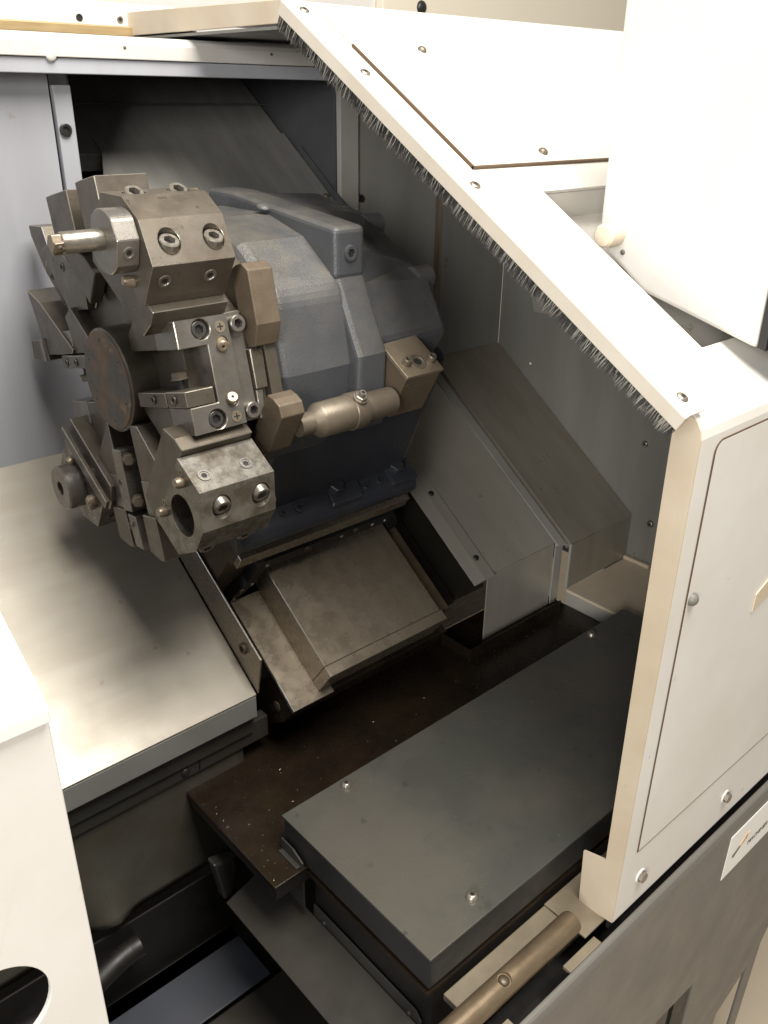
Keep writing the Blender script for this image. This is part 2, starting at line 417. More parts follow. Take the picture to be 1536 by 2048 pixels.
# side flange facing the work area, with the wide tab at its foot
prism('side_flange', WF, 0, [(.2951, .836), (.2951, 1.3662), (.2968, 1.3740), (.3008, 1.3803), (.3195, 1.3915), (.3195, 1.349), (.3135, .91), (.3395, .9016), (.3360, .8285)], .5880, .5906, 'paint_beige', t, 0)
for x, z in ((.630, .8735), (.804, .8715)):
    screw(t, (x, .2950, z), (0, -1, 0), .0085, 'dome', 'label_white', .35, name='washer')
    screw(t, (x, .2935, z), (0, -1, 0), .0062, 'hex', 'zinc', .9)
box('gap_shade', WF, (.592, .3000, .8200), (1.28, .3035, .8348), 'rubber', t, 0)  # dark strip added as the shade in the gap under the hood
# slope: lid, brush strip
box('lid', SF, (.6127, .309, .0003), (1.27, .565, .0028), 'paint_white', t, .0008)
for x, l in ((.701, .500), (.724, .3235)):
    screw(t, SF(x, l, .0028), SF(0, 0, 1) - SF(0, 0, 0), .0052, 'dome', 'rod_steel', 1.3)
box('lid_seam', SF, (.6104, .3070, .0002), (.6126, .5050, .0030), 'seam_brown', t, 0)
box('lid_seam', SF, (.6104, .3066, .0002), (1.27, .3088, .0030), 'seam_brown', t, 0)
bh = prism('brush_strip', SF, 1, [(.5705, -.009), (.5725, -.009), (.5725, .0025), (.5745, .0046), (.5970, .0046), (.5970, .0068), (.5735, .0068), (.5705, .0038)], .0, .5765, 'lip_shade', t, .0006)
for l in (.5545, .4475, .277, .0165):
    screw(bh, SF(.5835, l, .0068), SF(0, 0, 1) - SF(0, 0, 0), .0052, 'button', 'zinc', .6)
# bristles
bm = bmesh.new()
nrm = SF(0, 0, 1) - SF(0, 0, 0); lng = SF(0, 1, 0) - SF(0, 0, 0)
l = .001
while l < .575:
    l += random.uniform(.0013, .0026); mess = .35 if l > .33 else .9
    skew = .04 * sin(l * 97) + .06 * sin(l * 233 + 1) + random.gauss(0, .05) * mess
    tl = random.uniform(.0245, .0268) * (1.0 - .12 * (1 - l / .575)); tx = random.gauss(-.03, .05)
    for k in range(10):
        x = min(.5810, max(.5738, random.gauss(.5760, .0016))); lb = l + random.gauss(0, .0011)
        p0 = SF(x, lb, .001)
        d = (-nrm + lng * (skew + random.gauss(0, .03 * mess)) + Vector((tx + random.gauss(0, .03 * mess), 0, 0))).normalized()
        ln = tl * random.uniform(.95, 1.03); mi = int(random.random() < .26)
        w = random.uniform(.00030, .00050)
        s1 = Vector((w, 0, 0)); s2 = lng * w
        p1 = p0 + d * ln * .6; p2 = p0 + (d + Vector((random.gauss(0, .04), random.gauss(0, .05), 0))).normalized() * ln
        r0 = [bm.verts.new(p0 + s1), bm.verts.new(p0 - s1 * .5 + s2), bm.verts.new(p0 - s1 * .5 - s2)]
        r1 = [bm.verts.new(p1 + s1), bm.verts.new(p1 - s1 * .5 + s2), bm.verts.new(p1 - s1 * .5 - s2)]
        tip = bm.verts.new(p2)
        for q in range(3):
            j = (q + 1) % 3
            bm.faces.new((r0[q], r0[j], r1[j], r1[q])).material_index = mi; bm.faces.new((r1[q], r1[j], tip)).material_index = mi
br = tag(finish('bristles', bm, 'bristle', bh), kind='stuff'); br.data.materials.append(M['bristle_pale'])
# roof edge running back from the top of the slope
prism('roof_side', WF, 0, [(.803, 1.6645), (1.25, 1.6640), (1.25, 1.6920), (.815, 1.6858), (.797, 1.679)], .5865, .5895, 'paint_beige', t, .0008)
box('roof_wall', WF, (.60, 1.10, 1.653), (.70, 1.104, 1.6625), 'recess_dark', t, 0)
box('roof_wall', WF, (.705, 1.06, 1.653), (.86, 1.064, 1.6625), 'paint_strip', t, 0)
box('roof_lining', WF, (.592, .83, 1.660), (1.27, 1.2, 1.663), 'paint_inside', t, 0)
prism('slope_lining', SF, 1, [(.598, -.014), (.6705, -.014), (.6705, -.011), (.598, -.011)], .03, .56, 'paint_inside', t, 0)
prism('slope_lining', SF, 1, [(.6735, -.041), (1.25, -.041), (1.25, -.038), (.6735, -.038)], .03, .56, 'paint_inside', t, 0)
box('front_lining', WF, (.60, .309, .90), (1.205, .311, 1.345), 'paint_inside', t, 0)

# control box
t = thing('control_box', 'large white control box hanging over the sloping hood', 'control box', (.9, .4, 1.41))
prism('case', WF, 0, [(.3190, 1.4133), (.4332, 1.4425), (.4671, 1.4667), (.4869, 1.4813), (.4873, 1.76), (.3190, 1.76)], .70, 1.12, 'paint_white', t, .004, seg=3)
prism('gasket', WF, 0, [(.3110, 1.4125), (.3186, 1.4140), (.3186, 1.76), (.3110, 1.76)], .7015, 1.119, 'rubber', t, .001)
prism('front_bezel', WF, 0, [(.296, 1.405), (.3106, 1.409), (.3106, 1.76), (.296, 1.76)], .705, 1.118, 'screen_dark', t, .002)
lathe('pivot', WF(.6800, .468, 1.4885), (1, 0, 0), [(.0085, 0), (.0105, .002), (.0105, .0198)], 'paint_beige', t, 32)
screw(t, WF(.6995, .4580, 1.4740), (-1, 0, 0), .0025, 'dome', 'print_dark')

# =================================================================== SLIDING DOOR (near left)
t = thing('sliding_door', 'white sheet metal sliding door at the lower left with an oval grip hole', 'door', (-.2, .29, .84))
zz = 1.381
ob = circle(.0346, 1.2360, .0262, 48)
prism('front_sheet', WF, 1, [(-.62, .85), (.0825, .85), (.0825, zz - .006), (-.62, zz - .006)], .2895, .2925, 'paint_white', t, .0006, holes=[ob[::-1]])
sheet('slope_sheet', WF, 0, [(.2895, zz - .0055), (.2900, zz - .001), (.2925, zz + .0030), (.2965, zz + .0062), (.79, zz + .303)], -.62, .0825, .003, 'paint_white', t, .0005)
box('edge_flange', WF, (.0795, .2930, .86), (.0823, .318, zz - .01), 'paint_white', t, .0005)
box('inner_sheet', WF, (-.62, .322, .85), (.030, .3245, 1.36), 'paint_rail', t, 0)

# =================================================================== INNER GUARD WALLS
t = thing('back_guard', 'grey sheet metal guard wall behind the tool turret with a dark opening', 'guard wall', (.6, 1.04, 1.18))
box('left_panel', WF, (-.5, 1.0352, 1.10), (.4245, 1.0385, 1.63), 'paint_wall', t, 0)
po = box('post', WF, (.4275, 1.0300, 1.25), (.4478, 1.0395, 1.606), 'paint_wall', t, .001)
screw(po, WF(.4350, 1.0300, 1.5605), (0, -1, 0), .0068, 'socket', 'black_screw', .5)
box('post_gap', WF, (.4245, 1.0390, 1.2), (.4275, 1.0400, 1.63), 'rubber', t, 0)
box('column', WF, (.833, 1.0290, 1.18), (.8665, 1.0385, 1.66), 'paint_strip', t, .001)
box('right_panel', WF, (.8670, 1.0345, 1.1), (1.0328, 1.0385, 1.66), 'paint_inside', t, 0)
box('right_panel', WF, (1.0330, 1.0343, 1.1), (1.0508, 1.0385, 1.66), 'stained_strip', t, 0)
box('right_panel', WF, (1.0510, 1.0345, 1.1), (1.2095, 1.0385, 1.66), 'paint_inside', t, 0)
box('leak_stop', WF, (.8670, 1.0390, 1.1), (1.2095, 1.0405, 1.66), 'recess_dark', t, 0)  # sheet added to stop room light leaking through the panel gaps
for x, z in ((.872, 1.462), (.873, 1.600)):
    screw(t, WF(x, 1.0345, z), (0, -1, 0), .0055, 'socket', 'black_screw', .9)
ra = prism('top_rail', WF, 0, [(1.000, 1.6325), (1.000, 1.647), (1.003, 1.6525), (1.009, 1.6555), (1.030, 1.6560), (1.030, 1.6325)], -.5, .86, 'paint_rail', t, .001)
box('rail_lip', WF, (-.5, 1.0035, 1.6168), (.86, 1.030, 1.6318), 'paint_wall', t, .0008)
screw(ra, WF(.4185, 1.001, 1.634), (0, -1, 0), .006, 'dome', 'paint_rail', .6)
for x, z in ((.503, 1.644), (.70, 1.644)): screw(ra, WF(x, 1.000, z), (0, -1, 0), .0018, 'dome', 'cast_brown')
# recess behind the opening
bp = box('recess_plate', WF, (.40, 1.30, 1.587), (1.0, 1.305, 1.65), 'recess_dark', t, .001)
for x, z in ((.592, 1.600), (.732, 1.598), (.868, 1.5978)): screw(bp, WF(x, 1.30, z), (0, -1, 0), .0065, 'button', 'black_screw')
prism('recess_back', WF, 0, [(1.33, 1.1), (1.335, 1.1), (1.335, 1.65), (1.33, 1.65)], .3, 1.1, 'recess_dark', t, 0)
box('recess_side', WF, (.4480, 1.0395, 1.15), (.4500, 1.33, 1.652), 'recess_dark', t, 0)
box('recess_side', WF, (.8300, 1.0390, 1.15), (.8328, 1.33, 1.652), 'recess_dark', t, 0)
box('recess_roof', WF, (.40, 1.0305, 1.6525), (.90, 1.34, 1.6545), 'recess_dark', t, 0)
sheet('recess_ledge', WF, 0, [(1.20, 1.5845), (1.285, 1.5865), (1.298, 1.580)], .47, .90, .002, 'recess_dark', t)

t = thing('end_guard', 'olive grey sheet metal wall closing the right end under the hood', 'guard wall', (1.209, .7, .87))
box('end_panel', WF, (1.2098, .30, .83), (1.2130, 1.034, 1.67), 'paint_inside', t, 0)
box('end_trim', WF, (1.2070, .30, .8720), (1.2096, .652, 1.45), 'paint_strip', t, .0006)
for y, z, r in ((.669, .9505, .0065), (.7017, 1.086, .0055), (.69, .885, .0020)):
    screw(t, WF(1.2098, y, z), (-1, 0, 0), r, 'button', 'zinc')
screw(t, WF(1.2098, .955, 1.166), (-1, 0, 0), .0026, 'dome', 'label_white')
prism('data_plate', WF, 0, [(.9676, 1.297), (.9560, 1.2600), (.87, 1.262), (.87, 1.31)], 1.2080, 1.2095, 'paint_strip', t, .0005)

# =================================================================== WAY COVERS
t = thing('left_way_cover', 'broad stained galvanised way cover sloping beneath the turret', 'way cover', (.2, .72, .95))
prism('top_sheet', BF, 2, [(-.55, 1.137), (.4419, 1.1365), (.4419, 1.5305), (-.55, 1.5305)], .357, .36, 'galvanised', t, .0008)
box('front_lip', WF, (-.55, .7155, .9215), (.4415, .7180, .9515), 'lip_grey', t, .0008)
box('lower_apron', WF, (-.55, .7255, .892), (.4415, .728, .930), 'pit_sheet', t, 0)
box('lower_rail', WF, (-.55, .7300, .871), (.4650, .745, .902), 'pit_sheet', t, .0008)
for x, z in ((.3471, .8805), (.3976, .8925)): screw(t, WF(x, .7300, z), (0, -1, 0), .0058, 'dome', 'black_screw')
screw(t, WF(.4420, .7300, .9150), (0, -1, 0), .0055, 'dome', 'black_screw')
box('seam', WF, (.3655, .7285, .873), (.3667, .7299, .901), 'rubber', t, 0)

t = thing('apron_sheet', 'dark oily apron sheet with a crumpled lower edge under the left way cover', 'sheet', (.2, .735, .71))
bm = bmesh.new()
nx, nz = 60, 14; vv = []
for i in range(nx + 1):
    x = -.3 + (.43 + .3) * i / nx; row = []
    for j in range(nz + 1):
        f = j / nz; g = math.exp(-((x - .232) / .022) ** 2) * f ** 3; g2 = math.exp(-((x - .200) / .02) ** 2) * f ** 4
        zb = .871 + (.7145 - .871) * f + .030 * g * .6 - .005 * g2
        row.append(bm.verts.new((x, .7380 - .024 * g + .012 * g2 - .004 * f, zb)))
    vv.append(row)
for i in range(nx):
    for j in range(nz): bm.faces.new((vv[i][j], vv[i + 1][j], vv[i + 1][j + 1], vv[i][j + 1]))
o = finish('sheet', bm, 'apron', t, 0, 60)
so = o.modifiers.new("thick", 'SOLIDIFY'); so.thickness = .0015

t = thing('centre_way_cover', 'grey steel way cover with three screws along its lip, right of the slide', 'way cover', (.95, .72, .85))
xl = .8671
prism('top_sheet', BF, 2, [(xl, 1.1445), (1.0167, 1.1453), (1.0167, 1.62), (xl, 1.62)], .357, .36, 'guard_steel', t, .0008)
lp = prism('screw_lip', BF, 1, [(.8285, .3545), (.8480, .3608), (.8680, .3608), (.8680, .3628), (.8475, .3628), (.8265, .3575)], 1.1395, 1.5, 'guard_steel', t, .0005)
for pp in ((.8440, 1.171), (.8440, 1.3), (.8440, 1.425)):
    pass
for s_ in (1.176, 1.298, 1.409):
    screw(lp, BF(.8555, s_, .3630), BN, .0046, 'button', 'black_screw')
prism('end_face', WF, 0, [(.7218, .8440), (.7240, .8440), (.7240, .957), (.7218, .9568)], .8585, 1.0165, 'guard_steel', t, .0006)
prism('side_strip', BF, 2, [(1.0178, 1.138), (1.0362, 1.1330), (1.0362, 1.60), (1.0178, 1.60)], .358, .3615, 'paint_strip', t, .0008)
prism('side_strip_foot', WF, 0, [(.7192, .8450), (.7215, .8450), (.7215, .9580), (.7192, .9572)], 1.0174, 1.0366, 'paint_strip', t, .0008)
screw(t, WF(1.026, .7150, .853), (0, -1, 0), .002, 'dome', 'black_screw')

t = thing('right_way_cover', 'brownish grey box-shaped way cover against the right end wall', 'way cover', (1.12, .71, .87))
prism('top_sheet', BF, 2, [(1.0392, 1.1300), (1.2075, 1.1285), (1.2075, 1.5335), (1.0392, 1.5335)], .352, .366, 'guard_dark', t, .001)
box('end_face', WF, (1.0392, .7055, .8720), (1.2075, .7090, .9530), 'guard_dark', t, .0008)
box('side_bend', WF, (1.0385, .7047, .8715), (1.0425, .7090, .9550), 'paint_strip', t, .0006)

t = thing('side_ledge', 'low beige ledge along the right end wall, beside the chip tray', 'ledge', (1.12, .5, .83))
box('ledge_top', WF, (1.0395, .33, .8660), (1.2090, .7050, .8715), 'paint_beige', t, .001)
box('ledge_face', WF, (1.0400, .33, .8300), (1.0430, .7050, .8655), 'paint_strip', t, .0006)
box('ledge_angle', WF, (1.2000, .655, .8718), (1.2068, .7050, .8785), 'paint_beige', t, .0006)

# =================================================================== CHIP TRAY, CONVEYOR
t = thing('chip_tray', 'oily brown chip tray strewn with fine swarf in front of the slide', 'tray', (.7, .65, .84))
box('tray_floor', WF, (.3480, .5515, .8395), (1.0385, .7800, .8443), 'oil_and_shade', t, .0008)
box('tray_floor_front', WF, (.3895, .3620, .8350), (1.0385, .5510, .8395), 'oil_and_shade', t, 0)
box('tray_side', WF, (.3484, .5530, .8290), (.3500, .7250, .8393), 'pit_black', t, 0)
box('tray_front', WF, (.3490, .5518, .8250), (.395, .5532, .8393), 'pit_black', t, 0)
fl = prism('channel_wall', WF, 0, [(.6950, .8446), (.6980, .8446), (.6980, .8640), (.6950, .8640)], .80, 1.0150, 'oil_and_shade', t, .0005)
box('channel_end', WF, (.8010, .6985, .8446), (.8035, .7560, .8630), 'oil_and_shade', t, .0005)
prism('corner_bracket', WF, 0, [(.5520, .785), (.5520, .8520), (.5700, .8600), (.5910, .8600), (.5910, .785)], .3845, .3868, 'pit_sheet', t, .0006)
box('bracket_lip', WF, (.3790, .5560, .8440), (.3846, .5890, .8465), 'pit_sheet', t, .0004)
screw(t, WF(.3845, .575, .828), (-1, 0, 0), .003, 'dome', 'black_screw')

t = thing('conveyor_cover', 'dark grey-green steel cover plate with round-headed screws over the chip conveyor', 'cover plate', (.7, .47, .84))
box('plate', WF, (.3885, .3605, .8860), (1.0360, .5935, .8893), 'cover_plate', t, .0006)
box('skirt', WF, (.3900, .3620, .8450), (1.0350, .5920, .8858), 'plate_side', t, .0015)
for x, y in ((.470, .5815), (.467, .3825), (.9375, .5830)):
    screw(t, WF(x, y, .8893), (0, 0, 1), .0068, 'button', 'zinc', 1.5)
t2 = thing('chip_conveyor', 'black conveyor casing and chute below the cover plate', 'conveyor', (.6, .47, .4))
box('casing', WF, (.3990, .3650, .55), (1.0300, .5500, .8345), 'pit_black', t2, 0)
gp = prism('guide_plate', WF, 0, [(.375, .70), (.375, .778), (.383, .787), (.548, .787), (.548, .70)], .3945, .3965, 'pit_sheet', t2, .0004)
for y in (.392, .530): screw(gp, WF(.3945, y, .7725), (-1, 0, 0), .004, 'dome', 'black_screw')
prism('chute', WF, 1, [(.3360, .752), (.3930, .772), (.3930, .768), (.3370, .748)], .30, .640, 'chute_dark', t2, .0005)
t2 = thing('drip_plate', 'bluish grey flat plate deep in the pit at lower left', 'plate', (.3, .67, .6))
box('plate', WF, (.05, .6280, .597), (.3815, .7206, .600), 'pit_blue', t2, .0006)
box('under_plate', WF, (.05, .42, .588), (.40, .6275, .590), 'chute_dark', t2, 0)
box('back_wall', WF, (.05, .7215, .45), (.42, .7240, .7105), 'pit_black', t2, 0)
t2 = thing('coolant_spout', 'grey moulded spout poking out under the tray corner', 'spout', (.355, .68, .71))
prism('spout', WF, 1, [(.3420, .779), (.3690, .772), (.3720, .752), (.3640, .718), (.3520, .713), (.3490, .735)], .672, .690, 'pit_sheet', t2, .003)
t2 = thing('coolant_hose', 'black coolant hose lying in the dark pit at lower left', 'hose', (.2, .70, .65))
bm = bmesh.new()
pth = [Vector((.05 + .012 * i, .70 + .006 * sin(i * .5), .660 + .0016 * i)) for i in range(18)]
for k in range(len(pth) - 1):
    d_ = pth[k + 1] - pth[k]
    add_lathe(bm, pth[k], d_, [(.0130, 0), (.0132, d_.length * .5), (.0130, d_.length)], 20, cap=(k == len(pth) - 2))
finish('hose', bm, 'pit_black', t2, 0, 60)
# swarf
bm = bmesh.new()
def chip(p, s):
    q = Matrix.Rotation(random.uniform(0, 6.28), 3, 'Z') @ Matrix.Rotation(random.uniform(-.5, .5), 3, 'X')
    l, w, h = s * random.uniform(.8, 2.4), s * .5, s * .5
    vs = [bm.verts.new(p + q @ Vector(c)) for c in ((-l, -w, 0), (l, -w * .4, h * .6), (l * .8, w, h * .2), (-l * .7, w, h), (0, 0, h * 1.6))]
    bm.faces.new((vs[0], vs[1], vs[4])); bm.faces.new((vs[1], vs[2], vs[4])); bm.faces.new((vs[2], vs[3], vs[4])); bm.faces.new((vs[3], vs[0], vs[4])); bm.faces.new(vs[:4][::-1])
for i in range(80):
    x = .352 + (random.random() ** 2.2) * .5; y = random.uniform(.556, .72)
    if x > .39 and y < .60: y = random.uniform(.60, .72)
    chip(Vector((x, y, .8446)), random.choice((.0003, .0004, .0005, .0007, .0011)))
for i in range(60): chip(Vector((random.uniform(.40, 1.0), random.uniform(.37, .585), .8895)), random.choice((.0003, .0004, .0005)))
for i in range(40): chip(Vector((random.uniform(.81, 1.01), random.uniform(.66, .69), .8446)), .0005)
tag(finish('swarf', bm, 'chip_metal', None), 'fine bright metal chips scattered over tray and cover plate', 'swarf', kind='stuff')

# =================================================================== SADDLE AND CROSS SLIDE
t = thing('cross_slide', 'machined steel cross slide with a raised square block below the turret base', 'slide', (.6, .69, .93))
prism('slide_body', BF, 0, [(1.0995, .36), (1.26, .36), (1.26, .25), (1.125, .25), (1.0985, .325)], .4705, .735, 'oil_and_shade', t, .001)  # shade on the front face is put into this dark colour
prism('lower_step', BF, 0, [(1.0990, .3605), (1.256, .3605), (1.256, .3660), (1.0970, .3660)], .4700, .5190, 'slide_steel', t, .0008)
prism('lower_nose', BF, 0, [(1.0965, .3602), (1.1105, .3602), (1.1105, .3664), (1.0960, .3664)], .4695, .5310, 'slide_steel', t, .0006)
prism('block', BF, 0, [(1.1200, .4100), (1.2700, .4100), (1.2700, .3662), (1.1200, .3662)], .5120, .7060, 'slide_steel', t, .0012)
prism('block_nose', BF, 0, [(1.1052, .4100), (1.1195, .4100), (1.1195, .3662), (1.1052, .3662)], .5120, .7085, 'slide_steel', t, .0012)
prism('side_gib', BF, 0, [(1.120, .3605), (1.262, .3605), (1.262, .396), (1.120, .396)], .7085, .7330, 'oily_iron', t, .001)
screw(t, BF(.4695, 1.118, .335), (-1, 0, 0), .007, 'dome', 'oily_iron', .4)
# way strips at right under the centre cover, shade put into their dark colour
box('way_strip', BF, (.7345, 1.135, .335), (.79, 1.62, .345), 'way_dark', t, .001)
box('way_strip', BF, (.79, 1.140, .325), (.8650, 1.62, .333), 'way_dark', t, .001)

tag(prism('slant_bed', BF, 0, [(1.165, .30), (1.75, .30), (1.75, .02), (1.165, .02)], -.5, 1.20, 'pit_black', None, 0), 'black cast slant bed hidden under the way covers', 'machine bed')

t = thing('wiper_plate', 'thin brown guard plate standing between the left cover and the slide', 'plate', (.4445, .75, .96))
prism('plate', BF, 0, [(1.1365, .3615), (1.1593, .4113), (1.62, .4060), (1.62, .3615)], .4430, .4452, 'slide_steel', t, .0005)
screw(t, BF(.4430, 1.187, .390), (-1, 0, 0), .0070, 'socket', 'oily_iron', .5)

t = thing('saddle', 'oily cast saddle carrying the turret, with a black wiper strip around the slide', 'saddle', (.58, .85, 1.0))
prism('saddle_body', BF, 0, [(1.2720, .363), (1.2720, .455), (1.2640, .457), (1.2640, .497), (1.75, .497), (1.75, .363)], .4480, .7150, 'oily_iron', t, .002)
prism('front_bar', BF, 0, [(1.2550, .4660), (1.2632, .4660), (1.2632, .4850), (1.2550, .4850)], .4470, .7090, 'slide_steel', t, .001)
wp = prism('wiper', BF, 1, [(.470, .3600), (.470, .3790), (.4845, .4030), (.4845, .4440), (.4920, .4515), (.7000, .4515), (.7290, .4100), (.7290, .3970), (.7200, .3970), (.6950, .4300),
      (.5010, .4300), (.4990, .4130), (.4990, .3990), (.4800, .3660), (.4800, .3600)], 1.2560, 1.2710, 'rubber', t, .0008)
for x, w_ in ((.4745, .3690), (.4925, .3960), (.5000, .4390), (.5620, .4405), (.6150, .4405), (.6670, .4405), (.6905, .4380)):
    screw(wp, BF(x, 1.2560, w_), -BT, .0032, 'dome', 'zinc')
for x, w_ in ((.4790, .3890), (.5560, .4460), (.6350, .4460)):
    screw(wp, BF(x, 1.2560, w_), -BT, .0045, 'socket', 'oily_iron', .6)

t = thing('rear_slide_cover', 'dull grey sloping cover plate behind the turret housing', 'way cover', (.68, 1.1, 1.3))
wr = .585
prism('top_sheet', BF, 2, [(.4600, 1.62), (.8260, 1.62), (.8260, 1.84), (.5230, 1.84), (.5230, 1.812), (.4600, 1.66)], wr - .003, wr, 'rear_cover', t, .0006)
prism('side_sheet', BF, 2, [(.8272, 1.60), (.8295, 1.60), (.8295, 1.80), (.8272, 1.80)], .45, wr + .01, 'recess_dark', t, 0)
prism('fold', BF, 2, [(.5230, 1.812), (.8250, 1.812), (.8250, 1.990), (.4600, 1.990), (.4600, 1.812)], wr - .03, wr - .0035, 'rear_cover', t, .0008)
for x, s_ in ((.7150, 1.703), (.8180, 1.703)): screw(t, BF(x, s_, wr), BN, .0052, 'dome', 'rod_steel')

# =================================================================== TURRET HOUSING
t = thing('turret_housing', 'grey-blue cast turret housing bolted onto the saddle', 'housing', (.58, .85, 1.12))
F0 = TF(0)
prism('barrel', F0, 0, [(.128, -.035), (.134, .011), (.117, .089), (.062, .128), (0, .144), (-.10, .144), (-.14, .06), (-.14, -.06), (.08, -.10)], .113, .215, 'housing_paint', t, .016, seg=5)
prism('barrel_rim', F0, 0, [(.115, -.045), (.126, .011), (.110, .084), (.058, .121), (0, .136), (-.10, .136), (-.13, .06), (-.13, -.06), (.08, -.08)], .100, .1128, 'housing_paint', t, .002)
prism('flange', F0, 0, [(.144, -.06), (.148, .020), (.1140, .0880), (.100, .120), (-.02, .150), (-.115, .150), (-.14, .05), (-.14, -.08)], .2008, .2400, 'housing_paint', t, .0055, seg=3)
prism('boss', F0, 0, [(.050, .112), (.100, .090), (.1130, .0905), (.1130, .1410), (-.070, .1600), (-.12, .1600), (-.12, .112)], .1992, .2385, 'housing_paint', t, .0055, seg=3)
mp1 = [(.112, -.012), (.133, .023), (.103, .075), (.074, .087), (0, .132), (-.10, .150), (-.14, .06), (-.14, -.09), (.05, -.09)]
mp0 = [(.116, -.012), (.139, .024), (.1085, .0840), (.1000, .1180), (0, .1500), (-.10, .1560), (-.14, .06), (-.14, -.09), (.05, -.09)]
bm = bmesh.new()
va = [bm.verts.new(F0(.2360, *p)) for p in mp0]; vb = [bm.verts.new(F0(.3450, *p)) for p in mp1]
bm.faces.new(va); bm.faces.new(vb[::-1])
for k in range(len(va)): bm.faces.new((va[k], vb[k], vb[(k + 1) % len(va)], va[(k + 1) % len(va)]))
mc = finish('motor_cover', bm, 'housing_paint', t, .009, seg=3)
for (f_, u_) in ((.095, .079), (.010, .126)):
    lathe('lug', F0(.325, f_ - .004, u_ - .004), (1, 0, 0), [(.013, 0), (.013, .024), (.011, .026)], 'housing_paint', mc, 24)
screw(t, F0(.219, .1128, .116), tdir(0, 0, 1, 0), .0078, 'socket', 'housing_paint', .3)
screw(t, F0(.1965, -.002, .150), tdir(0, 0, .3, 1), .0085, 'dome', 'housing_paint', .8)
# index marks on the rim
for k in range(9):
    fr, up = .1285, .010 - .0062 * k
    prism('index_mark', F0, 0, [(fr - .002 + .00017 * (k - 2) * (k > 1) * -1, up), (fr + .0012 - .0006 * k * .5, up), (fr + .0012 - .0006 * k * .5, up + .0010), (fr - .002, up + .0010)], .1010 if k % 4 else .0995, .1115, 'guard_steel', t, 0)
# body going down to the foot
BFy = lambda p: p
prism('body', WF, 0, [(.672, 1.33), (.745, 1.165), (.790, 1.150), (1.02, 1.33), (.98, 1.42), (.80, 1.42)], .4650, .7050, 'base_blue', t, .012, seg=3)
prism('foot', BF, 0, [(1.2555, .500), (1.2555, .512), (1.2650, .522), (1.36, .530), (1.48, .530), (1.48, .498)], .4360, .7080, 'base_blue', t, .004, seg=3)
prism('bolt_pad', BF, 2, [(.5660, 1.2620), (.6150, 1.2620), (.6250, 1.3050), (.5760, 1.3050)], .5180, .5275, 'base_blue', t, .003)
prism('bolt_pad', BF, 2, [(.6620, 1.2620), (.7060, 1.2620), (.7080, 1.3050), (.6670, 1.3050)], .5180, .5275, 'base_blue', t, .003)
for x, s_ in ((.5830, 1.2840), (.6790, 1.2840)): screw(t, BF(x, s_, .5276), BN, .0105, 'hex', 'base_blue', 1.0)
for x, s_, r in ((.5260, 1.276, .0058), (.5035, 1.2770, .0042), (.6280, 1.274, .0050), (.6500, 1.2760, .0045)):
    screw(t, BF(x, s_, .5225), BN, r, 'socket', 'base_blue', .6)

# =================================================================== STOP ROD AND BLOCK
t = thing('stop_rod', 'brown steel plunger rod reaching from the block to the turret edge', 'rod', F0(.17, .16, -.029))
ax = F0(.1130, .160, -.0287)
lathe('shank', ax, (1, 0, 0), [(.0110, -.0002), (.0110, .016), (.0165, .0235), (.0175, .026), (.0178, .062)], 'rod_steel', t, 40)
lathe('collar', ax + Vector((.0622, 0, 0)), (1, 0, 0), [(.0180, 0), (.0190, .001), (.0190, .016), (.0180, .0175)], 'rod_steel', t, 40)
lathe('tail', ax + Vector((.0797, 0, 0)), (1, 0, 0), [(.0148, 0), (.0148, .038), (.0138, .0415)], 'rod_steel', t, 40)
dd = tdir(0, 0, .55, .83)
lathe('grub_boss', ax + Vector((.0702, 0, 0)) + dd.normalized() * .0182, dd, [(.0078, 0), (.0078, .002)], 'rod_steel', t, 24)
screw(t, ax + Vector((.0702, 0, 0)) + dd.normalized() * .0200, dd, .0068, 'hex', 'zinc', .7)
screw(t, ax + Vector((.0702, 0, 0)) + dd.normalized() * .0245, dd, .0034, 'socket', 'zinc', 1.0)

t = thing('stop_block', 'brown steel block with a screwed top plate, holding the plunger rod', 'block', F0(.265, .14, -.03))
blk = [(.124, .0260), (.174, -.005), (.1480, -.0530), (.098, -.022)]
prism('block', F0, 0, blk, .2420, .2920, 'cast_brown', t, .0012)
prism('rear_lug', F0, 0, [(.095, .012), (.118, .020), (.100, -.040), (.078, -.040)], .2210, .2415, 'cast_brown', t, .001)
# top plate in the block's own slope frame
e1 = Vector((0, -(.174 - .124), -.031)); e1.normalize(); e3 = Vector((0, -.53, .848)); e3 = (e3 - e1 * e3.dot(e1)).normalized()
pb = F0(0, .124, .0260)
PF = lambda x, l, n: Vector((x, 0, 0)) + pb + e1 * l + e3 * n
tp = prism('top_plate', PF, 2, [(.2410, .0), (.2455, -.0105), (.2700, -.0125), (.2935, .006), (.2935, .060), (.2410, .060)], .0006, .0046, 'nozzle', t, .0006)
screw(tp, PF(.2580, .002, .0046), e3, .0062, 'set', 'rod_steel')
screw(tp, PF(.2680, .043, .0046), e3, .0105, 'set', 'rod_steel', .6)
screw(tp, PF(.2520, .042, .0046), e3, .0048, 'socket', 'rod_steel', 1.5)
screw(tp, PF(.2850, .045, .0046), e3, .0048, 'socket', 'rod_steel', 1.5)
fn = tdir(0, 0, .86, -.52)
for x, l in ((.2500, .012), (.2800, .014)):
    screw(t, F0(x, .174 - .52 * l, -.005 - .86 * l) + fn.normalized() * .0002, fn, .0046, 'set', 'cast_brown')

